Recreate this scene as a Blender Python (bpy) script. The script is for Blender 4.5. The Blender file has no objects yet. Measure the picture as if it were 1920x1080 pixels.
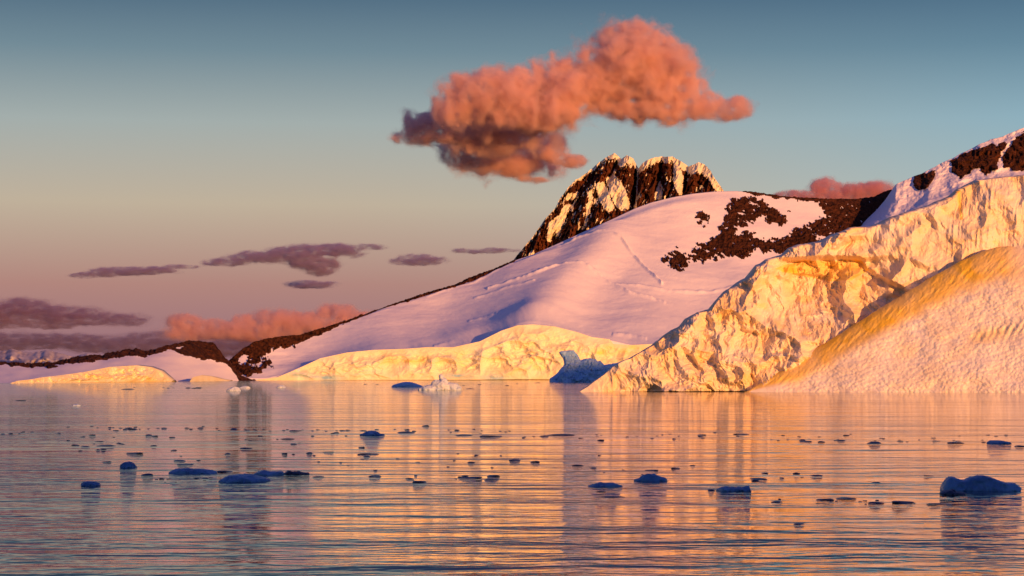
import bpy, math, random
import numpy as np

# ------------------------------------------------------------------ camera, sky, sun, exposure
SC = bpy.context.scene
COL = SC.collection
FPX, HOR, CAMH = 3733.0, 703.0, 6.0          # focal length in 1920-px units, horizon row, eye height (m)
cam_d = bpy.data.cameras.new("camera"); cam = bpy.data.objects.new("camera", cam_d); COL.objects.link(cam)
cam.location = (0, 0, CAMH); cam.rotation_euler = (math.radians(90), 0, 0)
cam_d.sensor_width = 36.0; cam_d.lens = 36.0 * FPX / 1920.0
cam_d.shift_y = (HOR - 540.0) / 1920.0
cam_d.clip_start = 1.0; cam_d.clip_end = 200000.0
SC.camera = cam

SUN_AZ, SUN_EL = 33.0, 6.0                    # degrees to the right of straight behind the camera, elevation
saz, sel = math.radians(SUN_AZ), math.radians(SUN_EL)
SUN = np.array([math.sin(saz) * math.cos(sel), -math.cos(saz) * math.cos(sel), math.sin(sel)])
sun_d = bpy.data.lights.new("sun", 'SUN'); sun = bpy.data.objects.new("sun", sun_d); COL.objects.link(sun)
sun_d.energy = 5.0; sun_d.angle = math.radians(0.5); sun_d.color = (1.0, 0.415, 0.125)
from mathutils import Vector
sun.rotation_euler = Vector(SUN.tolist()).to_track_quat('Z', 'Y').to_euler()
sun.location = (400, -400, 300)

W = bpy.data.worlds.new("World"); SC.world = W; W.use_nodes = True
nt = W.node_tree; nt.nodes.clear()
def N(t, k, **kw):
    n = t.nodes.new(k)
    for a, b in kw.items(): setattr(n, a, b)
    return n
def ramp(t, stops, interp='LINEAR'):
    r = t.nodes.new('ShaderNodeValToRGB'); e = r.color_ramp.elements; r.color_ramp.interpolation = interp
    while len(e) < len(stops): e.new(0.5)
    for el, (p, c) in zip(e, stops): el.position = p; el.color = (*c, 1) if len(c) == 3 else c
    return r
def s2l(*c): return tuple(((v / 255) / 12.92 if v <= 10 else (((v / 255) + .055) / 1.055) ** 2.4) for v in c)
sky = N(nt, 'ShaderNodeTexSky', sky_type='NISHITA'); sky.sun_disc = False
sky.sun_elevation = sel; sky.sun_rotation = math.radians(180.0 - SUN_AZ)
sky.air_density = 1.0; sky.dust_density = 1.0; sky.ozone_density = 3.0
bg_n = N(nt, 'ShaderNodeBackground'); bg_n.inputs['Strength'].default_value = 0.15
tint = N(nt, 'ShaderNodeMix', data_type='RGBA', blend_type='MULTIPLY'); tint.inputs['Factor'].default_value = 1.0; tint.inputs['B'].default_value = (1.12, .60, 1.02, 1)
nt.links.new(sky.outputs[0], tint.inputs['A']); nt.links.new(tint.outputs['Result'], bg_n.inputs['Color'])
# the band of dusk colour opposite the sun, all round the low sky
tc = N(nt, 'ShaderNodeTexCoord'); sep = N(nt, 'ShaderNodeSeparateXYZ'); nt.links.new(tc.outputs['Generated'], sep.inputs[0])
el = N(nt, 'ShaderNodeMapRange'); el.inputs['From Min'].default_value = 0.0; el.inputs['From Max'].default_value = 0.40
nt.links.new(sep.outputs['Z'], el.inputs['Value'])
K = 1 / 0.40
anti = ramp(nt, [(0.0, s2l(142, 102, 120)), (0.045 * K, s2l(174, 131, 122)), (0.085 * K, s2l(188, 173, 152)), (0.125 * K, s2l(160, 170, 168)),
                 (0.16 * K, s2l(112, 136, 148)), (0.19 * K, s2l(76, 104, 126)), (1.0, s2l(66, 64, 118))])
side = ramp(nt, [(0.0, s2l(172, 138, 142)), (0.045 * K, s2l(178, 170, 165)), (0.085 * K, s2l(150, 192, 204)), (0.125 * K, s2l(124, 172, 194)),
                 (0.16 * K, s2l(92, 132, 156)), (0.19 * K, s2l(68, 102, 130)), (1.0, s2l(66, 64, 118))])
nt.links.new(el.outputs[0], anti.inputs[0]); nt.links.new(el.outputs[0], side.inputs[0])
dot = N(nt, 'ShaderNodeVectorMath', operation='DOT_PRODUCT'); nt.links.new(tc.outputs['Generated'], dot.inputs[0])
dot.inputs[1].default_value = (-math.sin(saz), math.cos(saz), 0)
az = N(nt, 'ShaderNodeMapRange', interpolation_type='SMOOTHSTEP'); az.inputs['From Min'].default_value = 0.50; az.inputs['From Max'].default_value = 0.90
nt.links.new(dot.outputs['Value'], az.inputs['Value'])
mx = N(nt, 'ShaderNodeMix', data_type='RGBA'); nt.links.new(az.outputs[0], mx.inputs['Factor'])
nt.links.new(side.outputs[0], mx.inputs['A']); nt.links.new(anti.outputs[0], mx.inputs['B'])
bg_b = N(nt, 'ShaderNodeBackground'); nt.links.new(mx.outputs['Result'], bg_b.inputs['Color']); bg_b.inputs['Strength'].default_value = 0.85
hi = N(nt, 'ShaderNodeMapRange', interpolation_type='SMOOTHSTEP'); hi.inputs['From Min'].default_value = 0.22; hi.inputs['From Max'].default_value = 0.75
nt.links.new(sep.outputs['Z'], hi.inputs['Value'])
ms = N(nt, 'ShaderNodeMixShader'); nt.links.new(hi.outputs[0], ms.inputs[0]); nt.links.new(bg_b.outputs[0], ms.inputs[1]); nt.links.new(bg_n.outputs[0], ms.inputs[2])
wo = N(nt, 'ShaderNodeOutputWorld'); nt.links.new(ms.outputs[0], wo.inputs['Surface'])

SC.view_settings.view_transform = 'Standard'; SC.view_settings.look = 'None'
SC.view_settings.gamma = 1.0; SC.view_settings.use_curve_mapping = False
SC.view_settings.exposure = 0.30
SC.cycles.use_denoising = True
SC.cycles.max_bounces = 10; SC.cycles.volume_bounces = 6; SC.cycles.diffuse_bounces = 3
SC.cycles.transparent_max_bounces = 16; SC.cycles.volume_step_rate = 0.6; SC.cycles.volume_max_steps = 256

# ------------------------------------------------------------------ helpers
def P(px, py, Y):
    return np.stack([(px - 960.0) * Y / FPX, Y + 0 * px, CAMH + (HOR - py) * Y / FPX], -1)
def _h(i, j, k, s):
    n = (i.astype(np.int64) * 374761393 + j.astype(np.int64) * 668265263 + k.astype(np.int64) * 2147483647 + s * 1274126177) & 0xFFFFFFFF
    n = ((n ^ (n >> 13)) * 1103515245) & 0xFFFFFFFF
    n = ((n ^ (n >> 16)) * 2246822519) & 0xFFFFFFFF
    return ((n ^ (n >> 15)) & 0xFFFFFF) / float(0xFFFFFF)
def vn(x, y, z=None, s=0):
    x = np.asarray(x, float); y = np.asarray(y, float)
    xi, yi = np.floor(x), np.floor(y); fx, fy = x - xi, y - yi
    q = lambda t: t * t * t * (t * (t * 6 - 15) + 10)
    u, v = q(fx), q(fy)
    if z is None:
        k = np.zeros_like(xi); r = 0
        return ((_h(xi, yi, k, s) * (1 - u) + _h(xi + 1, yi, k, s) * u) * (1 - v) + (_h(xi, yi + 1, k, s) * (1 - u) + _h(xi + 1, yi + 1, k, s) * u) * v) * 2 - 1
    zi = np.floor(z); w = q(z - zi); o = 0
    for dz, wz in ((0, 1 - w), (1, w)):
        o = o + wz * ((_h(xi, yi, zi + dz, s) * (1 - u) + _h(xi + 1, yi, zi + dz, s) * u) * (1 - v) + (_h(xi, yi + 1, zi + dz, s) * (1 - u) + _h(xi + 1, yi + 1, zi + dz, s) * u) * v)
    return o * 2 - 1
def fbm(x, y, z=None, o=4, s=0, g=0.5, ridged=False):
    t, a, n = 0, 1.0, 0
    for i in range(o):
        c, sn = math.cos(0.6 * i), math.sin(0.6 * i)
        xx, yy = (x * c - y * sn) * 2 ** i + 17.3 * i, (x * sn + y * c) * 2 ** i - 9.1 * i
        v = vn(xx, yy, None if z is None else z * 2 ** i + 5.7 * i, s + i)
        if ridged: v = 1 - 2 * np.abs(v)
        t = t + a * v; n += a; a *= g
    return t / n
def worley(x, y, s=0):
    xi, yi = np.floor(x), np.floor(y); d = np.full(x.shape, 9.0)
    for a in (-1, 0, 1):
        for b in (-1, 0, 1):
            cx, cy = xi + a, yi + b; k = np.zeros_like(cx)
            d = np.minimum(d, (cx + _h(cx, cy, k, s) - x) ** 2 + (cy + _h(cx, cy, k, s + 9) - y) ** 2)
    return np.sqrt(d)
def ss(a, b, x):
    t = np.clip((x - a) / (b - a), 0, 1); return t * t * (3 - 2 * t)
def blur(a, sg, ax):
    r = int(3 * sg) + 1; k = np.exp(-.5 * (np.arange(-r, r + 1) / sg) ** 2); k /= k.sum()
    return np.apply_along_axis(lambda v: np.convolve(np.pad(v, r, mode='edge'), k, 'valid'), ax, a)
def line(pts, sg=0):
    xs, ys = zip(*pts)
    if not sg: return lambda p: np.interp(p, xs, ys)
    X = np.arange(xs[0] - 3 * sg, xs[-1] + 3 * sg + 1.0); Yl = blur(np.interp(X, xs, ys), sg, 0)
    return lambda p: np.interp(p, X, Yl)
def inpoly(px, py, poly):
    r = np.zeros(px.shape, bool); n = len(poly)
    for i in range(n):
        (x0, y0), (x1, y1) = poly[i], poly[i - 1]
        if y0 == y1: continue
        r ^= ((y0 > py) != (y1 > py)) & (px < (x1 - x0) * (py - y0) / (y1 - y0) + x0)
    return r
def segdist(px, py, pts):
    d = np.full(px.shape, 1e9); sgn = np.zeros(px.shape)
    for (x0, y0), (x1, y1) in zip(pts[:-1], pts[1:]):
        dx, dy = x1 - x0, y1 - y0; L2 = dx * dx + dy * dy
        t = np.clip(((px - x0) * dx + (py - y0) * dy) / L2, 0, 1)
        e = np.hypot(px - x0 - t * dx, py - y0 - t * dy); m = e < d
        d = np.where(m, e, d); sgn = np.where(m, np.sign((px - x0) * dy - (py - y0) * dx), sgn)
    return d, sgn

def mesh_np(name, V, F, mat, parent=None, attrs=None, smooth=True, loc=None):
    V = np.asarray(V, np.float64)
    if loc is not None: V = V - np.asarray(loc)
    me = bpy.data.meshes.new(name); n = F.shape[1]
    me.vertices.add(len(V)); me.vertices.foreach_set('co', V.astype(np.float32).ravel())
    me.loops.add(F.size); me.loops.foreach_set('vertex_index', F.astype(np.int32).ravel())
    me.polygons.add(len(F)); me.polygons.foreach_set('loop_start', (np.arange(len(F)) * n).astype(np.int32))
    me.polygons.foreach_set('use_smooth', np.full(len(F), smooth))
    me.update(calc_edges=True)
    for k, a in (attrs or {}).items():
        at = me.attributes.new(k, 'FLOAT', 'POINT'); at.data.foreach_set('value', np.asarray(a, np.float32).ravel())
    me.materials.append(mat)
    o = bpy.data.objects.new(name, me); COL.objects.link(o)
    if loc is not None: o.location = loc
    if parent: o.parent = parent
    return o
def grid_faces(nu, nv):
    i, j = np.meshgrid(np.arange(nu - 1), np.arange(nv - 1), indexing='ij')
    a = i * nv + j
    return np.stack([a, a + nv, a + nv + 1, a + 1], -1)            # normals towards -Y for u = right, v = up
def grid_parts(V, labels, specs, attrs=None):
    """V (nu,nv,3); labels per face; specs {label: (name, material)}; label 0 is the parent."""
    nu, nv = V.shape[:2]; F = grid_faces(nu, nv); out = {}
    for k in sorted(specs):
        f = F[labels == k]
        if not len(f): continue
        ids, inv = np.unique(f, return_inverse=True)
        o = mesh_np(specs[k][0], V.reshape(-1, 3)[ids], inv.reshape(f.shape), specs[k][1], out.get(0) if k else None,
                    {n: a.ravel()[ids] for n, a in (attrs or {}).items()})
        out[k] = o
    return out
def facelab(m): return np.maximum(np.maximum(m[:-1, :-1], m[1:, :-1]), np.maximum(m[:-1, 1:], m[1:, 1:]))
def structure(o): o['kind'] = 'structure'; return o
def tag(o, label, cat, group=None):
    o['label'] = label; o['category'] = cat
    if group: o['group'] = group
    return o
def nets(F, org, st):
    """naive surface nets of the field F (>0 inside); returns vertices in field units and quads."""
    ins = F > 0; sh = np.array(F.shape) - 1
    pos = np.zeros((*sh, 3)); cnt = np.zeros(sh)
    cs = lambda a, d: a[d[0]:d[0] + sh[0], d[1]:d[1] + sh[1], d[2]:d[2] + sh[2]]
    cor = [(a, b, c) for a in (0, 1) for b in (0, 1) for c in (0, 1)]
    for a in cor:
        for ax in range(3):
            if a[ax]: continue
            b = list(a); b[ax] = 1; fa, fb = cs(F, a), cs(F, b)
            m = cs(ins, a) != cs(ins, b); t = np.where(m, fa / np.where(m, fa - fb, 1), 0)
            for q in range(3): pos[..., q] += m * (a[q] + (t if q == ax else 0))
            cnt += m
    act = cnt > 0; idx = np.full(sh, -1); idx[act] = np.arange(act.sum())
    I = np.argwhere(act); V = (I + pos[act] / cnt[act][:, None]) * st + org
    Q = []
    for ax in range(3):
        u, v = (ax + 1) % 3, (ax + 2) % 3
        sl = [slice(1, -1)] * 3; sl[ax] = slice(0, -1); s2 = list(sl); s2[ax] = slice(1, None)
        A, B = ins[tuple(sl)], ins[tuple(s2)]
        for m, flip in ((A & ~B, False), (~A & B, True)):
            c = np.argwhere(m)
            c = c + np.array([0 if q == ax else 1 for q in range(3)])
            def at(du, dv):
                d = c.copy(); d[:, u] += du; d[:, v] += dv; return idx[d[:, 0], d[:, 1], d[:, 2]]
            q = np.stack([at(-1, -1), at(0, -1), at(0, 0), at(-1, 0)], 1)
            Q.append(q[:, ::-1] if flip else q)
    Q = np.concatenate(Q); return V, Q[(Q >= 0).all(1)]

# ------------------------------------------------------------------ materials
def mat(name, base, rough=0.8, var=None, vscale=0.1, bump=0.0, bscale=1.0, bdist=1.0, spec=0.3, attr=None, attrcol=None, stretch=(1, 1, 1)):
    m = bpy.data.materials.new(name); m.use_nodes = True; t = m.node_tree
    b = t.nodes['Principled BSDF']; b.inputs['Roughness'].default_value = rough; b.inputs['Specular IOR Level'].default_value = spec
    g = N(t, 'ShaderNodeNewGeometry'); mp = N(t, 'ShaderNodeMapping'); mp.inputs['Scale'].default_value = stretch
    t.links.new(g.outputs['Position'], mp.inputs['Vector'])
    b.inputs['Base Color'].default_value = (*base, 1); out = None
    if var:
        n = N(t, 'ShaderNodeTexNoise'); n.inputs['Scale'].default_value = vscale; n.inputs['Detail'].default_value = 6; n.inputs['Roughness'].default_value = 0.62
        t.links.new(mp.outputs[0], n.inputs['Vector'])
        r = ramp(t, [(0.36, base), (0.66, var)]); t.links.new(n.outputs['Fac'], r.inputs[0]); out = r.outputs[0]
    if attr:
        for an, ac in zip(attr, attrcol):
            a = N(t, 'ShaderNodeAttribute', attribute_name=an); x = N(t, 'ShaderNodeMix', data_type='RGBA')
            t.links.new(a.outputs['Fac'], x.inputs['Factor']); x.inputs['B'].default_value = (*ac, 1)
            if out is None: x.inputs['A'].default_value = (*base, 1)
            else: t.links.new(out, x.inputs['A'])
            out = x.outputs['Result']
    if out is not None: t.links.new(out, b.inputs['Base Color'])
    if bump:
        n = N(t, 'ShaderNodeTexNoise'); n.inputs['Scale'].default_value = bscale; n.inputs['Detail'].default_value = 7; n.inputs['Roughness'].default_value = 0.6
        t.links.new(mp.outputs[0], n.inputs['Vector'])
        bp = N(t, 'ShaderNodeBump'); bp.inputs['Strength'].default_value = bump; bp.inputs['Distance'].default_value = bdist
        t.links.new(n.outputs['Fac'], bp.inputs['Height']); t.links.new(bp.outputs[0], b.inputs['Normal'])
    return m
M_snow = mat('snow', (.86, .81, .87), .75, (.81, .76, .84), .01, .3, .25, 1.2, .2)
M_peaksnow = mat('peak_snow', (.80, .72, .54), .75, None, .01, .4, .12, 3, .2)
M_rock = mat('dark_rock', (.026, .009, .005), .9, (.115, .038, .016), .12, 1.0, .22, 7.0, .1)
M_peak = mat('peak_rock', (.042, .014, .007), .9, (.15, .045, .018), .03, 1.0, .06, 8.0, .1, stretch=(1, 1, .35))
M_farsnow = mat('far_snow', (.62, .58, .62), .9, (.30, .26, .30), .0016)
AMB, BLU = (.92, .58, .05), (.30, .52, .66)  # amber puts the near iceberg's warm light into its colour
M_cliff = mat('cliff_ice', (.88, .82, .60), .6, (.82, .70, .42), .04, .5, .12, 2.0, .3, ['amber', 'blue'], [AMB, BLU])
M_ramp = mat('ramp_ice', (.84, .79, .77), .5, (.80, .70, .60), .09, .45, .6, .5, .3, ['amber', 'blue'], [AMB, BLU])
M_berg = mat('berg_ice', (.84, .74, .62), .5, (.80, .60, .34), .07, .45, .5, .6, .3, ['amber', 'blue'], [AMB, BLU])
M_blue = mat('blue_ice', (.20, .46, .84), .4, (.45, .66, .90), .12, .8, .5, .8, .4)
M_white = mat('pale_berg_ice', (.66, .72, .82), .4, (.40, .55, .78), .25, .8, 1.0, .5, .4)
M_floe = mat('clear_floe_ice', (.03, .13, .30), .3, (.12, .32, .56), .8, .6, 3.0, .15, .4)
M_dark = mat('dark_brash_ice', (.012, .030, .065), .35, (.02, .05, .10), 1.5, .4, 5.0, .08, .4)
def cloud_mat(name, dens, col=(1, .80, .76), scale=1.0, lo=.36, hi=.62, squash=1.0, aniso=0.2):
    m = bpy.data.materials.new(name); m.use_nodes = True; t = m.node_tree; t.nodes.clear()
    o = N(t, 'ShaderNodeOutputMaterial'); v = N(t, 'ShaderNodeVolumePrincipled')
    v.inputs['Color'].default_value = (*col, 1); v.inputs['Anisotropy'].default_value = aniso
    tc = N(t, 'ShaderNodeTexCoord'); mp = N(t, 'ShaderNodeMapping'); mp.inputs['Scale'].default_value = (scale, scale, scale / squash); t.links.new(tc.outputs['Object'], mp.inputs['Vector'])
    n = N(t, 'ShaderNodeTexNoise'); n.inputs['Scale'].default_value = 1; n.inputs['Detail'].default_value = 4; n.inputs['Roughness'].default_value = .62
    t.links.new(mp.outputs[0], n.inputs['Vector'])
    r = N(t, 'ShaderNodeMapRange'); r.inputs['From Min'].default_value = lo; r.inputs['From Max'].default_value = hi; r.inputs['To Max'].default_value = dens
    t.links.new(n.outputs['Fac'], r.inputs['Value']); t.links.new(r.outputs[0], v.inputs['Density'])
    t.links.new(v.outputs[0], o.inputs['Volume']); return m

# ------------------------------------------------------------------ water
def water():
    m = bpy.data.materials.new('sea_water'); m.use_nodes = True; t = m.node_tree; b = t.nodes['Principled BSDF']
    b.inputs['Base Color'].default_value = (.004, .016, .028, 1); b.inputs['Roughness'].default_value = 0.04; b.inputs['IOR'].default_value = 1.333
    g = N(t, 'ShaderNodeNewGeometry'); h = None
    def nz(scale, sx, sy, det, rot, dist=.4):
        mp = N(t, 'ShaderNodeMapping'); mp.inputs['Scale'].default_value = (sx, sy, 1); mp.inputs['Rotation'].default_value = (0, 0, math.radians(rot))
        t.links.new(g.outputs['Position'], mp.inputs['Vector'])
        n = N(t, 'ShaderNodeTexNoise'); n.inputs['Scale'].default_value = scale; n.inputs['Detail'].default_value = det; n.inputs['Distortion'].default_value = dist
        t.links.new(mp.outputs[0], n.inputs['Vector']); return n.outputs['Fac']
    def mth(op, a, b):
        k = N(t, 'ShaderNodeMath', operation=op)
        for q, v in enumerate((a, b)):
            if isinstance(v, (int, float)): k.inputs[q].default_value = v
            else: t.links.new(v, k.inputs[q])
        return k.outputs[0]
    # calm slicks and wind-ruffled patches
    pr = N(t, 'ShaderNodeMapRange'); pr.inputs['From Min'].default_value = .38; pr.inputs['From Max'].default_value = .64; pr.inputs['To Min'].default_value = .35; pr.inputs['To Max'].default_value = 1.35
    t.links.new(nz(.016, .35, 1, 3, 6, 1.0), pr.inputs['Value'])
    for sx, sy, sc, amp, det, rot in ((.34, 1, .34, .30, 3, 4), (.5, 1, 1.0, .080, 2, -8), (.9, 1, 1.9, .016, 2, 20)):
        k = mth('MULTIPLY', nz(sc, sx, sy, det, rot), amp); h = k if h is None else mth('ADD', h, k)
    h = mth('MULTIPLY', h, pr.outputs[0])
    for sx, sy, sc, amp, det, rot in ((.30, 1, .085, .60, 4, 5), (.12, 1, .022, .50, 2, -3)):
        h = mth('ADD', h, mth('MULTIPLY', nz(sc, sx, sy, det, rot), amp))
    bp = N(t, 'ShaderNodeBump'); bp.inputs['Distance'].default_value = 1.0; bp.inputs['Strength'].default_value = 1.0
    t.links.new(h, bp.inputs['Height']); t.links.new(bp.outputs[0], b.inputs['Normal'])
    R = 90000.0
    return structure(mesh_np('water', np.array([[-R, -R, 0], [R, -R, 0], [R, R, 0], [-R, R, 0]]), np.array([[0, 1, 2, 3]]), m))
water()

# ------------------------------------------------------------------ island behind the camera, unseen; added to shade the near water and horned berg
def shade_island():
    u = np.linspace(-1500, 2600, 180); v = np.linspace(-1, 1, 41); U, Vv = np.meshgrid(u, v, indexing='ij')
    T = math.tan(sel); D = 1500.0
    ch = 1600 * np.array([62 / 1600, 1.0]); cu = ch[0] * math.cos(saz) + ch[1] * math.sin(saz); cw = -ch[0] * math.sin(saz) + ch[1] * math.cos(saz) + 20 / T
    crest = np.interp(u, [-1500, -900, -300, 0, 270, 380, 700, 880, cu - 90, cu + 90, 1260, 1800, 2600],
                      [-1480, -500, 230, 270, 270, 180, 200, 500, cw, cw, 700, -200, -1480])  # crest shaped by how far the added shade must reach
    H = T * (D + crest)[:, None] * (1 - np.abs(Vv) ** 1.2) + fbm(U / 90, Vv * 4, o=4, s=3) * 14 * np.minimum(1, np.abs(Vv) * 4) - 3 * np.abs(Vv)
    pu = np.array([math.cos(saz), math.sin(saz)]); pw = np.array([math.sin(saz), -math.cos(saz)])
    w = D + Vv * 420
    XY = U[..., None] * pu + w[..., None] * pw
    V = np.concatenate([XY, H[..., None]], -1)[:, ::-1]
    structure(mesh_np('shade_island', V.reshape(-1, 3), grid_faces(180, 41).reshape(-1, 4), M_snow))
shade_island()

# ------------------------------------------------------------------ far mountains
def far_mountains():
    px = np.linspace(-500, 520, 420); t = np.linspace(0, 1, 40); X, T = np.meshgrid(px, t, indexing='ij')
    top = line([(-500, 640), (-200, 650), (-60, 648), (0, 659), (22, 654), (40, 659), (60, 661), (85, 656), (108, 661), (135, 669), (163, 662), (180, 672), (260, 680), (520, 703)])(px)[:, None]
    Y = 26000 + T * 3000 + 700 * fbm(X / 22, T * 2.5, o=4, s=5, ridged=True) * (1 - .6 * T)
    py = 706 + (top + 1.2 * fbm(X / 9, 0 * X, o=3, s=8) - 706) * T
    structure(grid_parts(P(X, py, Y), np.zeros((419, 39), int), {0: ('distant_mountains', M_farsnow)})[0])
far_mountains()

# ------------------------------------------------------------------ rocky peak behind the snow hill
def peak():
    sky_ = [(930, 520), (960, 490), (1002, 440), (1022, 410), (1040, 392), (1050, 372), (1065, 352), (1080, 337), (1100, 325), (1115, 311), (1130, 299), (1152, 287), (1165, 298), (1175, 291), (1187, 297),
            (1197, 316), (1205, 306), (1220, 297), (1240, 293), (1262, 294), (1275, 301), (1291, 312), (1310, 304), (1322, 309), (1332, 320), (1341, 336), (1357, 358), (1400, 410), (1460, 470)]
    px = np.linspace(930, 1460, 700); t = np.linspace(0, 1, 300); X, T = np.meshgrid(px, t, indexing='ij')
    top = line(sky_)(px) + 1.3 * fbm(px / 6, 0 * px, o=3, s=4)
    bot = np.full_like(px, 560.0); py = bot[:, None] + (top - bot)[:, None] * T
    D = top[:, None] * 0 + (py - top[:, None])                       # px below the skyline
    Y = 4050 + (560 - py) * 0.75
    butt = 0
    for cx, w, a in ((1197, 7, 60), (1240, 9, 45), (1291, 7, 40), (1160, 8, 25), (1120, 12, 35), (1066, 12, 30), (1262, 5, 18), (1318, 6, 20)):
        c = cx - (py - 300) * (.55 if cx < 1190 else .12)
        butt = butt + a * np.exp(-((X - c) / w) ** 2)
    sk = X + (py - 300) * .35
    rug = fbm(sk / 13, py / 34, o=5, s=11, ridged=True, g=.62) * 26 + fbm(sk / 4, py / 7, o=4, s=21, ridged=True) * 11
    Y = Y + butt - rug + 60 * ss(1165, 1010, X + (py - 330) * .2)
    # snow: caps, gullies and fields
    n = fbm(sk / 3.6, py / 13, o=5, s=31, g=.74); n2 = fbm(X / 16, py / 22, o=3, s=37)
    cap = line([(930, 0), (1040, 2), (1100, 4), (1140, 5), (1165, 14), (1175, 15), (1197, 8), (1210, 13), (1230, 9), (1262, 11), (1285, 14), (1310, 17), (1335, 22), (1360, 16)])(px)[:, None]
    snow = (D + 9 * n < cap)
    fields = [[(1136, 335), (1150, 325), (1163, 340), (1176, 365), (1183, 388), (1165, 394), (1152, 385), (1142, 362)], [(1262, 305), (1272, 306), (1281, 335), (1280, 350), (1279, 368), (1266, 356), (1265, 332)],
              [(1102, 360), (1112, 355), (1110, 380), (1104, 404), (1099, 424), (1094, 422), (1098, 390)], [(1056, 385), (1070, 382), (1054, 430), (1041, 446), (1044, 420)], [(1028, 420), (1050, 400), (1042, 430), (1030, 455), (1024, 450)],
              [(1230, 352), (1238, 340), (1243, 372), (1226, 377)], [(1116, 345), (1132, 340), (1152, 392), (1140, 398), (1126, 380)], [(990, 478), (998, 468), (1002, 478), (992, 488)], [(1060, 365), (1085, 360), (1083, 372), (1062, 376)]]
    wx, wy = X + 4 * n + 3 * n2, py + 5 * n
    for f in fields: snow |= inpoly(wx, wy, f) & (n > -.42)
    snow |= (n + .35 * n2 > .37) & (X < 1190) & (py < 480) | (n + .3 * n2 > .44)
    snow |= np.abs(X - 1196 + (py - 316) * .05) < .9
    sm = blur(blur(Y, 6, 0), 6, 1); Y = np.where(snow, sm + .35 * (Y - sm) - 4, Y)
    V = P(X, py, Y)
    o = grid_parts(V, facelab(snow.astype(int)), {0: ('rock_peak', M_peak), 1: ('snow_field', M_peaksnow)})
    structure(o[0])
peak()

# ------------------------------------------------------------------ the big snow hill
hill_top = line([(380, 712), (425, 680), (440, 668), (455, 655), (475, 642), (500, 636), (530, 631), (560, 629), (600, 617), (640, 605), (680, 591), (720, 576), (760, 563), (800, 549), (850, 536), (880, 521), (920, 507),
                 (960, 490), (1000, 477), (1050, 455), (1100, 432), (1150, 410), (1190, 391), (1220, 380), (1260, 370), (1300, 363), (1340, 359), (1380, 358), (1420, 361), (1460, 367), (1500, 371), (1550, 373),
                 (1600, 374), (1640, 369), (1662, 358), (1680, 356), (1700, 372), (1720, 420)], 3)
hill_bot = line([(380, 716), (480, 714), (520, 708), (550, 696), (600, 673), (650, 662), (700, 657), (760, 655), (800, 652), (850, 652), (900, 641), (940, 621), (970, 611), (1000, 609), (1040, 613), (1080, 623), (1110, 633),
                 (1145, 638), (1180, 647), (1220, 647), (1400, 640), (1900, 640)], 8)
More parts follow.
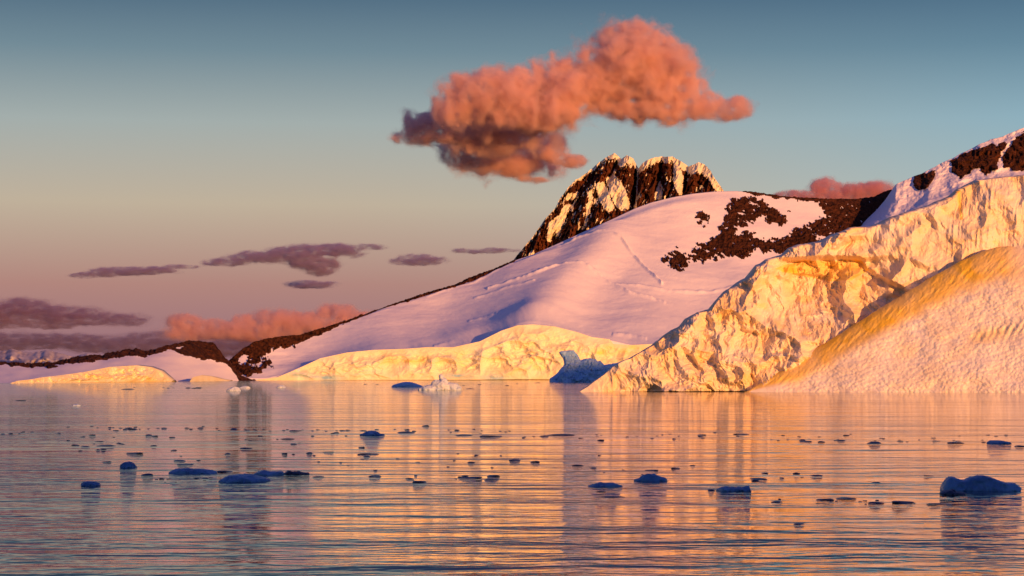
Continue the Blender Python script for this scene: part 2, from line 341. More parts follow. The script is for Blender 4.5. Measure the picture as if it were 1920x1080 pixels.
def hill():
    nu, nv = 1150, 330
    px = np.linspace(382, 1712, nu); s = np.linspace(0, 1, nv) ; X, S = np.meshgrid(px, s, indexing='ij')
    Yb = line([(380, 2120), (480, 2160), (560, 2262), (1000, 2275), (1240, 2280), (1900, 2250)], 40)(px)[:, None]
    Yr = line([(380, 2160), (440, 2280), (560, 2400), (760, 2540), (960, 2660), (1200, 2740), (1380, 2780), (1550, 2790), (1640, 2840), (1700, 2960), (1900, 3100)], 60)(px)[:, None]
    zbs = CAMH + (HOR - blur(hill_bot(px), 45, 0)[:, None]) * Yb / FPX; zb = CAMH + (HOR - hill_bot(px)[:, None]) * Yb / FPX; zr = CAMH + (HOR - hill_top(px)[:, None]) * Yr / FPX
    Y = Yb + (Yr - Yb) * S; zrs = CAMH + (HOR - blur(hill_top(px), 26, 0)[:, None]) * Yr / FPX; Z = zbs + (zrs - zbs) * (.14 * S + .86 * S ** 1.75) + (zr - zrs) * ss(.72, 1, S) + (zb - zbs) * (1 - ss(0, .3, S))
    py = HOR - (Z - CAMH) * FPX / Y
    fade = ss(0, .05, S) * (1 - ss(.93, 1, S))
    dz = 0
    # spurs: lit on the right flank, falling away to the left
    for pts, w, a in (([(1140, 462), (1085, 520), (1030, 575), (985, 632)], 46, 19), ([(1000, 480), (940, 560), (880, 640)], 50, 8), ([(1260, 380), (1225, 470), (1210, 560), (1180, 640)], 80, 8),
                      ([(830, 555), (780, 600), (720, 640)], 55, 4)):
        d, sg = segdist(X, py, pts)
        dz = dz + a * np.exp(-(d / w) ** 2)
    dz = blur(blur(dz * ss(0, .25, S), 9, 0), 5, 1)
    # crevasse lips and drift lines
    for pts, a in (([(965, 490), (1030, 470), (1080, 458), (1130, 459), (1165, 472), (1195, 500), (1240, 545)], 2.6), ([(915, 553), (960, 543), (1010, 534), (1050, 521), (1085, 520), (1120, 530), (1180, 562), (1245, 576)], 2.2),
                   ([(890, 570), (950, 556), (1000, 549)], 1.2), ([(1150, 545), (1250, 556), (1330, 550), (1380, 540)], 1.5), ([(880, 610), (930, 603)], 1.0), ([(800, 560), (880, 535), (960, 500)], 1.2),
                   ([(815, 651), (870, 643), (900, 640)], 1.2), ([(1150, 633), (1210, 640)], 1.2)):
        d, sg = segdist(X, py, pts); dz = dz + a * np.exp(-(d / 2.4) ** 2) * (0.9 + .9 * fbm(X / 14, py / 14, o=2, s=77))
    dz = dz + 5.0 * fbm(X / 170, py / 60, o=3, s=41) + 1.0 * fbm(X / 55, py / 14, o=3, s=45) + .15 * fbm((X - py) / 9, py / 3, o=2, s=47)
    # rock outcrops
    wa, wb = fbm(X / 9, py / 6, o=4, s=51, g=.66), fbm(X / 8, py / 6, o=4, s=57, g=.66)
    wx, wy = X + 15 * wa, py + 13 * wb
    polys = [[(1362, 392), (1385, 378), (1410, 370), (1432, 384), (1452, 393), (1472, 404), (1470, 420), (1445, 416), (1425, 408), (1405, 418), (1385, 427), (1372, 442), (1358, 450), (1350, 430), (1362, 412)],
             [(1345, 445), (1375, 441), (1410, 440), (1432, 450), (1470, 445), (1500, 427), (1530, 415), (1550, 405), (1545, 392), (1536, 374), (1560, 366), (1600, 366), (1640, 360), (1665, 346), (1700, 320), (1690, 352), (1650, 395),
              (1620, 425), (1580, 440), (1540, 448), (1500, 462), (1470, 471), (1440, 468), (1420, 470), (1385, 481), (1350, 479), (1320, 488), (1292, 489), (1310, 470), (1330, 458)],
             [(1243, 498), (1260, 482), (1280, 478), (1294, 488), (1287, 504), (1274, 519), (1258, 511)], [(1305, 412), (1318, 406), (1332, 410), (1326, 424), (1314, 430), (1306, 422)],
             [(428, 686), (446, 680), (470, 690), (480, 694), (500, 676), (507, 684), (488, 700), (470, 709), (455, 706), (440, 708), (428, 697)],
             [(430, 672), (470, 636), (566, 622), (560, 636), (530, 647), (502, 656), (492, 668), (478, 684), (466, 680), (470, 656), (448, 668), (436, 682)]]
    lab = np.zeros(X.shape, int)
    for k, pl in enumerate(polys): lab[inpoly(wx, wy, pl)] = k + 1
    strip = ((py - hill_top(px)[:, None]) < (lambda q: np.where(q > 1, np.maximum(q + 5 * wa, 2.2), q))(line([(380, 3), (430, 4), (480, 12), (560, 9), (640, 6), (700, 5), (712, 1.2), (730, 2), (800, 7), (850, 8), (890, 9), (930, 6), (960, 3), (975, -3), (1360, -5), (1420, 4), (1500, 4), (1540, 6), (1700, 8)])(px)[:, None]))
    lab[strip & (lab == 0)] = 7
    lab[(lab == 0) & (wa > .40) & (X > 1245) & (X < 1560) & (py > 365) & (py < 500) & (inpoly(X + 22 * wb, py + 20 * wa, polys[0]) | inpoly(X + 22 * wb, py + 20 * wa, polys[1]))] = 2
    lab[(wb - wa > .52) & (lab > 0) & (lab < 5) & (py - hill_top(px)[:, None] > 8)] = 0
    lab[(fbm((X + .6 * py) / 15, (py - .45 * X) / 3.5, o=3, s=63) > .40) & (lab > 0) & (lab < 5) & (py - hill_top(px)[:, None] > 8)] = 0
    rock = lab > 0
    dz = dz * fade + rock * (.8 + 3.6 * fbm((X + py) / 9, (py - .35 * X) / 5, o=5, s=61, ridged=True, g=.65)) * np.where(S > .97, .4, 1)
    V = np.stack([(X - 960) * Y / FPX, Y, Z + dz], -1); V[:, 0, 2] -= 14
    # far side falls away behind the crest
    back = np.stack([V[:, -1] + np.array([0, k * 90, -k * k * 22 - 6 * k]) for k in (1, 2, 3, 4)], 1)
    V = np.concatenate([V, back], 1); L = np.concatenate([facelab(lab), np.repeat(lab[:-1, -2:-1], 4, 1)], 1)
    L = np.pad(L, ((0, 0), (0, V.shape[1] - 1 - L.shape[1])), mode='edge')
    sp = {0: ('snow_hill', M_snow)}
    for k in range(1, 8): sp[k] = ('rock_outcrop', M_rock)
    structure(grid_parts(V, L, sp)[0])
hill()

# ------------------------------------------------------------------ right-hand mountain
def ridge():
    nu, nv = 620, 300
    px = np.linspace(1600, 2350, nu); t = np.linspace(0, 1, nv); X, T = np.meshgrid(px, t, indexing='ij')
    top = line([(1600, 433), (1615, 422), (1640, 397), (1660, 374), (1680, 346), (1700, 337), (1730, 324), (1760, 309), (1800, 289), (1850, 264), (1880, 256), (1920, 239), (2000, 205), (2150, 160), (2350, 150)])(px)[:, None] + 1.2 * fbm(px / 12, 0 * px, o=3, s=2)[:, None]
    brk = line([(1600, 444), (1640, 424), (1680, 408), (1700, 400), (1740, 376), (1800, 360), (1850, 345), (1920, 332), (2350, 250)])(px)[:, None]
    py = np.where(T < .5, 520 + (brk - 520) * T * 2, brk + (top - brk) * (T - .5) * 2)
    Y = np.where(T < .5, 2480 + 190 * T * 2, 2670 + 130 * (T - .5) * 2)
    Y = Y + .55 * (X - 1650) * ss(.3, .6, T)
    n, n2 = fbm(X / 12, py / 10, o=4, s=71, g=.62), fbm(X / 11, py / 9, o=4, s=77, g=.62)
    Y = Y + fbm(X / 26, py / 20, o=5, s=81) * 16 * ss(.45, .55, T) + 3 * fbm(X / 60, py / 4, o=2, s=83) * (T < .5)
    wx, wy = X + 6 * n, py + 6 * n2
    polys = [[(1714, 330), (1752, 319), (1753, 330), (1737, 352), (1722, 356), (1713, 342)], [(1782, 302), (1800, 292), (1830, 280), (1860, 271), (1875, 280), (1871, 315), (1850, 328), (1836, 312), (1815, 325), (1800, 336), (1788, 322)],
             [(1879, 292), (1900, 264), (1925, 244), (1990, 230), (1990, 300), (1925, 318), (1905, 322), (1884, 312)], [(1869, 272), (1884, 268), (1886, 280), (1872, 284)], [(2030, 220), (2120, 190), (2150, 260), (2060, 290)]]
    lab = np.zeros(X.shape, int)
    for k, pl in enumerate(polys): lab[inpoly(wx, wy, pl)] = k + 1
    Y = Y - (lab > 0) * (3 + 6 * fbm(X / 8, py / 9, o=4, s=91, ridged=True))
    V = P(X, py, Y); V[:, 0, 2] = 20; V[:, 0, 1] = 2270
    back = np.stack([V[:, -1] + np.array([0, k * 80, -k * k * 25 - 8 * k]) for k in (1, 2, 3)], 1)
    V = np.concatenate([V, back], 1); L = np.pad(facelab(lab), ((0, 0), (0, 3)), mode='edge')
    sp = {0: ('mountain_ridge', M_snow)}
    for k in range(1, 6): sp[k] = ('rock_face', M_rock)
    structure(grid_parts(V, L, sp)[0])
ridge()

# ------------------------------------------------------------------ left headland
def headland():
    nu, nv = 700, 120
    px = np.linspace(-420, 480, nu); s = np.linspace(0, 1, nv); X, S = np.meshgrid(px, s, indexing='ij')
    Yb = line([(-420, 1330), (0, 1420), (300, 1750), (430, 2080), (480, 2180)], 45)(px)[:, None]; Yr = Yb + line([(-420, 240), (200, 260), (380, 190), (425, 60), (480, 20)], 14)(px)[:, None]
    top = line([(-420, 664), (-200, 676), (0, 680), (60, 683), (100, 680), (150, 671), (190, 667), (215, 661), (255, 656), (272, 660), (310, 650), (345, 641), (370, 639), (400, 644), (412, 657), (421, 672), (432, 680), (450, 708), (480, 716)])(px)[:, None]
    bot = line([(-420, 724), (0, 719), (430, 713.5), (480, 715)])(px)[:, None]
    zb = CAMH + (HOR - bot) * Yb / FPX; zr = CAMH + (HOR - top) * Yr / FPX; zrs = blur(zr, 18, 0)
    Y = Yb + (Yr - Yb) * S; Z = zb + (zrs - zb) * (.5 * S + .5 * S ** 1.5) + (zr - zrs) * ss(.6, 1, S); py = HOR - (Z - CAMH) * FPX / Y
    Z = Z + 1.6 * fbm(X / 80, py / 25, o=3, s=5) * ss(0, .1, S)
    n, n2 = fbm(X / 12, py / 6, o=4, s=15, g=.62), fbm(X / 10, py / 6, o=4, s=19, g=.62)
    wx, wy = X + 7 * n, py + 4 * n2
    lab = np.zeros(X.shape, int)
    lab[(py - top) < line([(-420, 6), (0, 4), (100, 5), (150, 8), (180, 9), (250, 10), (300, 8), (340, 5), (370, 6), (430, 8)])(px)[:, None] * 1.0 + np.maximum(4 * n, -2.5)] = 1
    lab[inpoly(wx, wy, [(322, 656), (345, 650), (372, 640), (402, 642), (414, 656), (436, 676), (420, 680), (395, 672), (365, 671), (340, 664)])] = 2
    lab[inpoly(wx, wy, [(130, 682), (150, 677), (180, 677), (176, 681), (150, 682), (134, 684)]) | inpoly(wx, wy, [(88, 687), (104, 685), (106, 688), (92, 689)])] = 3
    Z = Z + (lab > 0) * (.6 + 1.6 * fbm(X / 8, py / 5, o=4, s=25, ridged=True))
    V = np.stack([(X - 960) * Y / FPX, Y, Z], -1)
    V[:, 0, 2] = -2
    back = np.stack([V[:, -1] + np.array([0, k * 50, -k * k * 6 - 6 * k]) for k in (1, 2, 3)], 1)
    V = np.concatenate([V, back], 1); L = np.pad(facelab(lab), ((0, 0), (0, 3)), mode='edge')
    structure(grid_parts(V, L, {0: ('snow_headland', M_snow), 1: ('rock_outcrop', M_rock), 2: ('rock_outcrop', M_rock), 3: ('rock_outcrop', M_rock)})[0])
headland()

# ------------------------------------------------------------------ ice cliffs along the shore
def cliff(name, label, x0, x1, nu, nv, top, bot, Yf, lean, rel, seed, amber, blue, depth=60, fs=1.0):
    px = np.linspace(x0, x1, nu); v = np.linspace(0, 1, nv); X, Vv = np.meshgrid(px, v, indexing='ij')
    b = bot(px)[:, None]; tp = np.minimum(top(px)[:, None], b - .3); py = b + (tp - b) * Vv; hgt = b - tp
    sc = line([(0, .1), (30, .6), (100, 1)])(hgt)
    w = 12 * fbm(X / 50, py / 40, o=3, s=seed + 9)
    r = fbm((X + w * fs) / (46 * fs), (py - w * fs) / (30 * fs), o=5, s=seed, ridged=True, g=.45) * rel * 1.2 + fbm(X / (14 * fs), py / (9 * fs), o=4, s=seed + 3) * rel * .14
    Y = Yf(px)[:, None] + lean * Vv * hgt * Yf(px)[:, None] / FPX - r * sc * np.sin(np.pi * np.clip(Vv, .05, .97)) + 5 * (1 - ss(0, .03, Vv)) * sc
    Vt = P(X, py, Y)
    Vt[:, 0, 2] = -3
    back = np.stack([Vt[:, -1] + np.array([0, depth * k, 1.0 * k if k < 1 else -3]) for k in (.15, .5)] + [np.stack([Vt[:, -1, 0], Vt[:, -1, 1] + depth, np.full(nu, -3.0)], -1)], 1)
    Vt = np.concatenate([Vt, back], 1)
    n = fbm(X / 22, py / 10, o=4, s=seed + 20, g=.6)
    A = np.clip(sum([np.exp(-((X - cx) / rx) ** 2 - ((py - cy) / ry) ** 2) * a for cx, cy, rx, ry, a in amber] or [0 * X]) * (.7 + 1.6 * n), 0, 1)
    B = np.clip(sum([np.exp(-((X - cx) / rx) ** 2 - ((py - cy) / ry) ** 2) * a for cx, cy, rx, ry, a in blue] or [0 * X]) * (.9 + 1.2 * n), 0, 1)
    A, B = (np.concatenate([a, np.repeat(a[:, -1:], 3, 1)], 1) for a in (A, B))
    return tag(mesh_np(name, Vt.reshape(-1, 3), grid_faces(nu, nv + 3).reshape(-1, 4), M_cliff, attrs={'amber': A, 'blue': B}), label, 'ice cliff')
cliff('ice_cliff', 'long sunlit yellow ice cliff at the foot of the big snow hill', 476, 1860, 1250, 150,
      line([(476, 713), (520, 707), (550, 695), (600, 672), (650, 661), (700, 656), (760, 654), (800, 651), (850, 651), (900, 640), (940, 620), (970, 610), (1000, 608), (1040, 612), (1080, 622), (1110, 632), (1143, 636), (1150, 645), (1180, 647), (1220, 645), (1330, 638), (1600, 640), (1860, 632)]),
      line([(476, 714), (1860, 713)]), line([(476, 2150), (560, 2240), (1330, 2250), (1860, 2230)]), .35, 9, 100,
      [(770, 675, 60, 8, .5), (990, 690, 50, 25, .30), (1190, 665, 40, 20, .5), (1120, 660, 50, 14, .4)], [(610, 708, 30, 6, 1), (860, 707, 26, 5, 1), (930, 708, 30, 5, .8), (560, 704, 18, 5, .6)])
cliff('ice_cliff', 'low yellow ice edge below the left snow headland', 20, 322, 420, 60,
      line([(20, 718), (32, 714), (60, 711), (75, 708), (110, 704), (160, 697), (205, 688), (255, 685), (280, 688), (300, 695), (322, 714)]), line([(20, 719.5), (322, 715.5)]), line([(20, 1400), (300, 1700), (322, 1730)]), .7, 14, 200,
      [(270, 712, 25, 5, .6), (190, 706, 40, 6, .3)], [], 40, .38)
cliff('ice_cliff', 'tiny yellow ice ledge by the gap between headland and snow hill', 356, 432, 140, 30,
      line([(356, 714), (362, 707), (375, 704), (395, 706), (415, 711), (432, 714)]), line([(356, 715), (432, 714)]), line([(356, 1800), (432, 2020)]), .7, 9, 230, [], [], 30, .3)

# ------------------------------------------------------------------ big near iceberg: crumpled wall and scalloped ramp
def near_berg():
    root = bpy.data.objects.new('iceberg', None); COL.objects.link(root); root.location = (110, 720, 0)
    tag(root, 'huge golden iceberg with crumpled wall and smooth diagonal amber ridge', 'iceberg')
    nu, nv = 1100, 460
    top = line([(1088, 735), (1105, 722), (1130, 705), (1148, 690), (1165, 680), (1190, 668), (1222, 650), (1235, 640), (1250, 628), (1280, 612), (1287, 600), (1310, 588), (1335, 583), (1342, 570), (1360, 550), (1390, 530), (1413, 517),
                (1420, 500), (1440, 490), (1470, 480), (1482, 468), (1500, 462), (1540, 455), (1560, 445), (1600, 430), (1640, 425), (1680, 408), (1720, 395), (1750, 385), (1790, 368), (1803, 355), (1830, 342), (1860, 335), (1920, 330), (2100, 310), (2300, 330), (2450, 500), (2520, 735)])
    px = np.concatenate([np.linspace(1088, 1925, nu - 120), np.linspace(1930, 2520, 120)]); v = np.linspace(0, 1, nv); X, Vv = np.meshgrid(px, v, indexing='ij')
    tp = (top(px) + 2.2 * fbm(px / 16, 0 * px, o=4, s=301))[:, None]; tp = np.minimum(tp, 734.4); b = 735.0; py = b + (tp - b) * Vv; hgt = b - tp; M = 0.1875
    sc = np.clip(hgt / 90, .08, 1)
    w1, w2 = fbm(X / 60, py / 60, o=3, s=303), fbm(X / 60, py / 60, o=3, s=307)
    big = -3.2 * worley((X + .5 * py + 40 * w1) / 44, (py - .6 * X + 40 * w2) / 34, 313) + fbm((X + .6 * py + 30 * w1) / 85, (py - .5 * X + 30 * w2) / 85, o=2, s=311, ridged=True) * 6.0
    mid = fbm((X - .5 * py + 25 * w1) / 30, (py + .6 * X + 25 * w2) / 52, o=4, s=317, ridged=True, g=.62) * 2.3
    fine = fbm((X + 8 * w2) / 9, (py + 8 * w1) / 12, o=4, s=323, ridged=True) * .6
    smooth_up = ss(1560, 1680, X + (540 - py) * .3)                 # the upper right wall is smoother and fluted
    flute = fbm((X + .12 * py + 5 * w1) / 9, py / 90, o=3, s=331, ridged=True) * .4 * ss(1740, 1800, X)
    Y = 712 - 18 * (X - 1090) / 830 + (b - py) * M * .45 - sc * (big * (1 - .4 * smooth_up) + mid * (1 - .62 * smooth_up) + fine * (1 - .4 * smooth_up)) - flute * sc
    # tilted slab facing away from the sun, with a step at its right-hand edge
    slab = [(1448, 505), (1500, 487), (1560, 487), (1612, 489), (1632, 505), (1600, 528), (1560, 532), (1500, 520)]
    wx, wy = X + 7 * w1 + 3 * fine, py + 7 * w2 + 3 * fine
    dip = ss(1440, 1500, X) * (1 - ss(1605, 1720, X)) * ss(478, 490, py + 4 * w1) * (1 - ss(520, 640, py))
    Y = Y + 7 * dip + 9 * dip * (1 - ss(1440, 1640, X))
    # the wall drops back below a slanting ledge that runs down to the right
    led = line([(1600, 488), (1640, 510), (1700, 541), (1760, 548), (1925, 520)])(X) + 5 * w1
    Y = Y + 6 * ss(-4, 10, py - led) * ss(1590, 1640, X)
    n = fbm(X / 26, py / 16, o=4, s=341, g=.6)
    ins = inpoly(wx, wy, slab).astype(float)
    A = .6 * ins + .30 * ss(.05, .55, n) * ss(1240, 1300, X) * (1 - ss(1600, 1680, X)) + .30 * np.exp(-((X - 1250) / 30) ** 2 - ((py - 655) / 25) ** 2) + .3 * ss(.1, .5, n) * ss(1740, 1800, X)  # warm bounced light painted as amber into the shaded slab and wall
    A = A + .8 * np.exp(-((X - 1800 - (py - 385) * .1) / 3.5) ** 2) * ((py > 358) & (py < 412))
    Y = Y + 3 * (1 - ss(0, .012, Vv)) * sc
    V = P(X, py, Y); V[:, 0, 2] = -3
    k0 = V[:, -1]
    back = np.stack([k0 + np.array([2, 8, 1.0]) * np.stack([0 * px, 1 + 0 * px, np.clip((735 - top(px)) / 200, 0, 1)], -1), k0 + np.array([0, 40, -2.0]) * np.clip((735 - top(px)) / 100, .1, 1)[:, None],
                     np.stack([k0[:, 0], k0[:, 1] + 130 * np.clip((735 - top(px)) / 200, .05, 1), np.full(len(px), -3.0)], -1)], 1)
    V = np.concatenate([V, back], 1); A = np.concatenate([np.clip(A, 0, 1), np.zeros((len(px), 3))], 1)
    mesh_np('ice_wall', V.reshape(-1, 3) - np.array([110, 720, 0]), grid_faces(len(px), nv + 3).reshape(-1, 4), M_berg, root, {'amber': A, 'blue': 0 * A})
    # ramp
    px = np.concatenate([np.linspace(1396, 1925, 700), np.linspace(1930, 2500, 100)]); v = np.linspace(0, 1, 400); X, Vv = np.meshgrid(px, v, indexing='ij')
    crest = line([(1396, 735), (1405, 731), (1450, 703), (1500, 672), (1550, 641), (1600, 609), (1650, 578), (1700, 547), (1750, 518), (1800, 490), (1840, 472), (1870, 463), (1890, 461), (1925, 468), (2000, 470), (2200, 490), (2400, 600), (2500, 735)])(px) + 1.2 * fbm(px / 20, 0 * px, o=3, s=401)
    crest = np.minimum(crest, 734.3)[:, None]; py = 735 + (crest - 735) * Vv; hgt = 735 - crest
    d = (py - crest) * .86                                           # px away from the crest line, square to it
    band = np.clip(hgt / 60, .1, 1) * line([(1396, 40), (1700, 62), (1850, 75), (2500, 70)])(px)[:, None]
    q = np.clip(1 - d / band, 0, 1)
    Yb = 701 - 27 * (X - 1400) / 520
    Y = Yb + (735 - py) * M * .55 + 7.5 * np.clip(hgt / 60, .05, 1) * (1 - np.sqrt(np.clip(1 - q ** 2 * .995, 0, 1)))
    body = 1 - ss(.15, .6, q)
    w1, w2 = fbm(X / 40, py / 40, o=3, s=403), fbm(X / 40, py / 40, o=3, s=407)
    c = worley((X + .5 * py + 9 * w1) / 12, (py - .2 * X + 9 * w2) / 7.5, 411); c2 = worley((X + 5 * w2) / 6, (py + 5 * w1) / 5, 417)
    Y = Y - body * np.clip(hgt / 60, .1, 1) * ((.9 - c) * .42 + (.9 - c2) * .20 + 2.2 * fbm(X / 90, py / 60, o=3, s=421))
    rp = np.exp(-((py - 628 + (X - 1850) * .28) / 14) ** 2) * ss(1790, 1850, X)
    Y = Y + .2 * rp * np.sin((X + .6 * py) / 2.2 + 3 * w1) - (1 - body) * (.35 * fbm((X + py) / 9, (py - X) / 30, o=3, s=431) + .10 * fbm(X / 3, py / 3, o=2, s=437))
    A = np.clip(ss(.05, .5, q) * (.85 + .3 * w1) + .35 * rp + .12 * ss(0, .5, fbm(X / 50, py / 30, o=3, s=441)), 0, 1) * (1 - .65 * ss(1870, 1925, X))  # sun glowing through the crest band, painted in as amber
    V = P(X, py, Y); V[:, 0, 2] = -3
    k0 = V[:, -1]; back = np.stack([k0 + np.array([0, 4, -1.5]) * np.clip(hgt / 60, .05, 1), np.stack([k0[:, 0], k0[:, 1] + 12, np.full(len(px), -3.0)], -1)], 1)
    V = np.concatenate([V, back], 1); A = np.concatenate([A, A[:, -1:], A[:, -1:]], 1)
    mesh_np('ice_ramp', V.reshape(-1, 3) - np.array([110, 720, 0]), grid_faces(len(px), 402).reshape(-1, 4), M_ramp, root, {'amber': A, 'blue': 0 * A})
near_berg()

# ------------------------------------------------------------------ free-floating bergs and floes
def blob_ice(name, label, cat, px, pb, blobs, m, group=None, res=None, amp=.22, nsc=.35, seed=0, cut=10, smooth=True, cr=(.74, .97), outline=None, thick=14, flat=1.0):
    """blobs (dx, up, depth, rx, ry, rz) in photo pixels at this berg's own distance; pb is its waterline row."""
    Y = CAMH * FPX / (pb - HOR); k = Y / FPX
    Bs = np.array(blobs, float) * k * np.array([1, 1, flat, 1, 1, flat]); lo = (Bs[:, :3] - Bs[:, 3:] * 1.5).min(0); hi = (Bs[:, :3] + Bs[:, 3:] * 1.5).max(0)
    size = hi - lo; st = res or size.max() / 64
    lo[2] = max(lo[2], -3 * st - .25 * k)
    ax = [np.arange(lo[q] - st, hi[q] + 2 * st, st) for q in range(3)]
    G = np.meshgrid(*ax, indexing='ij'); F = np.full(G[0].shape, -9.0)
    for b in Bs:
        f = 1 - np.sqrt(((G[0] - b[0]) / b[3]) ** 2 + ((G[1] - b[1]) / b[4]) ** 2 + ((G[2] - b[2]) / b[5]) ** 2)
        F = np.maximum(F, f) + .12 * np.exp(-np.abs(F - f) * 8)
    if outline:
        ox, oz = (G[0] / k + px)[:, 0, :], (pb - G[2] / k)[:, 0, :]
        d, _ = segdist(ox, oz, outline + outline[:1]); d = np.where(inpoly(ox, oz, outline), d, -d)
        prof = np.clip(1.15 - (G[2] / k) / (thick * 3.2), .35, 1.2) * thick
        F = np.minimum(np.clip(d, -20, 6)[:, None, :] / 7, 1 - np.abs(G[1] / k) / prof) * 1.0
        F = np.minimum(F, .22 * np.sqrt(np.clip(d, 0, 99))[:, None, :] * 1.6 - np.maximum(np.abs(G[1] / k) / prof - .25, 0) + np.where(d < 0, d, 0)[:, None, :])
    L = nsc * size[0] * .32; amp = amp * 1.2
    F = F + amp * fbm(G[0] / L, G[1] / L, G[2] / L, o=5, s=seed, g=.66) + amp * .5 * fbm(G[0] / L * 1.5, G[1] / L * 1.5, G[2] / L * 1.5, o=3, s=seed + 50, ridged=True) - amp * .3
    rr = np.random.RandomState(seed); half = np.maximum(np.abs(Bs[:, :3]) + Bs[:, 3:], 1e-3).max(0)
    for _ in range(cut):
        nv = rr.normal(size=3) * np.array([1, 1, .8]); nv[2] = abs(nv[2]); nv /= np.linalg.norm(nv)
        F = np.minimum(F, (rr.uniform(*cr) - (G[0] / half[0] * nv[0] + G[1] / half[1] * nv[1] + G[2] / half[2] * nv[2])) * .9 + .05 * amp)
    F[:, :, 0] = -1; F[0] = F[-1] = -1; F[:, 0] = F[:, -1] = -1; F[:, :, -1] = -1
    V, Q = nets(F, np.array([a[0] for a in ax]), st)
    o = mesh_np(name, V, Q, m, smooth=smooth); o.location = ((px - 960) * k, Y, 0)
    return tag(o, label, cat, group)
# blobs: (dx, depth, up, rx, rdepth, rup)
blob_ice('iceberg', 'blue shaded iceberg with a tall leaning horn before the yellow ice cliff', 'iceberg', 1105, 717,
         [(-52, 0, 50, 17, 12, 8), (-40, 0, 49, 12, 12, 8), (-44, 0, 38, 15, 13, 14), (-37, 0, 24, 18, 16, 16), (-48, 0, 10, 26, 16, 12), (-66, 0, 3, 16, 14, 8), (-10, 4, 26, 20, 16, 16), (8, 4, 27, 12, 14, 13), (15, 0, 10, 52, 18, 13), (-20, -6, 6, 42, 16, 10),
          (40, 4, 20, 32, 12, 9), (66, 6, 28, 26, 10, 6), (50, 2, 10, 30, 16, 12)], M_blue, amp=.30, nsc=.10, seed=500, res=.55, cut=0, thick=22,
         outline=[(1030, 724), (1030, 710), (1041, 703), (1050, 692), (1057, 684), (1056, 674), (1047, 661), (1052, 658), (1076, 656), (1084, 666), (1089, 676), (1094, 673), (1106, 671), (1117, 673), (1120, 677), (1126, 676), (1133, 684),
                  (1150, 681), (1172, 678), (1192, 672), (1196, 680), (1180, 724)])
blob_ice('iceberg', 'low smooth deep blue iceberg next to the lumpy pale one', 'iceberg', 762, 726, [(0, 0, 1, 22, 16, 10), (14, 0, 0, 18, 12, 5), (-14, 0, 0, 14, 12, 6)], M_blue, amp=.10, nsc=.3, seed=510)
blob_ice('iceberg', 'lumpy pale pink and white iceberg with knobbly top on still water', 'iceberg', 826, 732,
         [(2, 0, 6, 15, 13, 14), (-8, 0, 12, 9, 8, 9), (6, 0, 16, 7, 7, 9), (1, 0, 26, 5, 5, 5), (22, 0, 4, 17, 12, 11), (-22, 0, 1, 20, 13, 9), (30, 0, 1, 10, 10, 7)], M_white, amp=.26, nsc=.28, seed=520, cut=0)
blob_ice('ice_floe', 'pale blue low ice lump with a small twin off the gap in the hills', 'ice floe', 438, 733, [(0, 0, 0, 15, 14, 7), (4, 0, 2, 8, 8, 6)], M_white, amp=.2, seed=530)
blob_ice('ice_floe', 'smaller pale blue ice lump just behind its bigger twin', 'ice floe', 459, 728, [(0, 0, 0, 11, 9, 5)], M_white, amp=.2, seed=531)
blob_ice('ice_floe', 'little white ice lump floating below the left end of the yellow cliff', 'ice floe', 527, 727, [(0, 0, 0, 9, 8, 5)], M_white, amp=.2, seed=532)
blob_ice('ice_floe', 'lone small blue ice chip on empty water below the left headland', 'ice floe', 143, 761, [(0, 0, 0, 8, 8, 4)], M_white, amp=.2, seed=533)
blob_ice('ice_floe', 'biggest dark blue floe with two rounded humps like a resting seal', 'ice floe', 1840, 919,
         [(-52, 0, 6, 22, 24, 24), (-35, 0, 4, 30, 24, 18), (0, 0, 8, 38, 26, 22), (28, 0, 4, 40, 24, 15), (62, 0, 2, 14, 14, 12), (-70, 0, 0, 14, 10, 3)], M_floe, amp=.22, nsc=.16, seed=540, cut=0, thick=26,
         outline=[(1762, 926), (1766, 911), (1770, 903), (1778, 894), (1785, 892), (1793, 896), (1805, 899), (1810, 898), (1820, 893), (1832, 891), (1842, 890), (1855, 893), (1868, 898), (1880, 902), (1888, 905), (1898, 903), (1904, 907), (1913, 914), (1908, 926)])
blob_ice('ice_floe', 'dark jagged slab of ice lying just in front of the two-humped floe', 'ice floe', 1788, 927, [(-8, 0, 1, 18, 20, 9), (10, 0, 0, 18, 18, 6), (-2, 0, 7, 6, 8, 6)], M_dark, amp=.22, seed=541, flat=.82)
blob_ice('ice_floe', 'smooth bright blue dome-shaped floe in front of the long ragged slab', 'ice floe', 458, 902, [(-14, 0, 0, 36, 60, 17), (14, 0, 0, 36, 50, 12)], M_floe, amp=.28, nsc=.4, seed=542, flat=.82)
blob_ice('ice_floe', 'long ragged dark blue slab behind the smooth dome-shaped floe', 'ice floe', 362, 887, [(-18, 0, 1, 22, 34, 11), (8, 0, 0, 24, 34, 10), (30, 0, 0, 16, 28, 8), (-34, 0, 0, 12, 20, 6)], M_floe, amp=.2, nsc=.25, seed=543, flat=.82)
blob_ice('ice_floe', 'notched dark slab just right of the smooth dome-shaped floe', 'ice floe', 503, 890, [(-12, 0, 1, 16, 30, 10), (10, 0, 0, 20, 30, 8), (22, 0, 2, 7, 16, 7)], M_floe, amp=.2, nsc=.25, seed=544, flat=.82)
blob_ice('ice_floe', 'broken row of black ice crumbs at the end of the notched slab', 'ice floe', 557, 889, [(-16, 0, 0, 10, 24, 8), (0, 0, 0, 12, 20, 7), (14, 0, 0, 13, 16, 4)], M_dark, amp=.34, nsc=.2, seed=545, flat=.82)
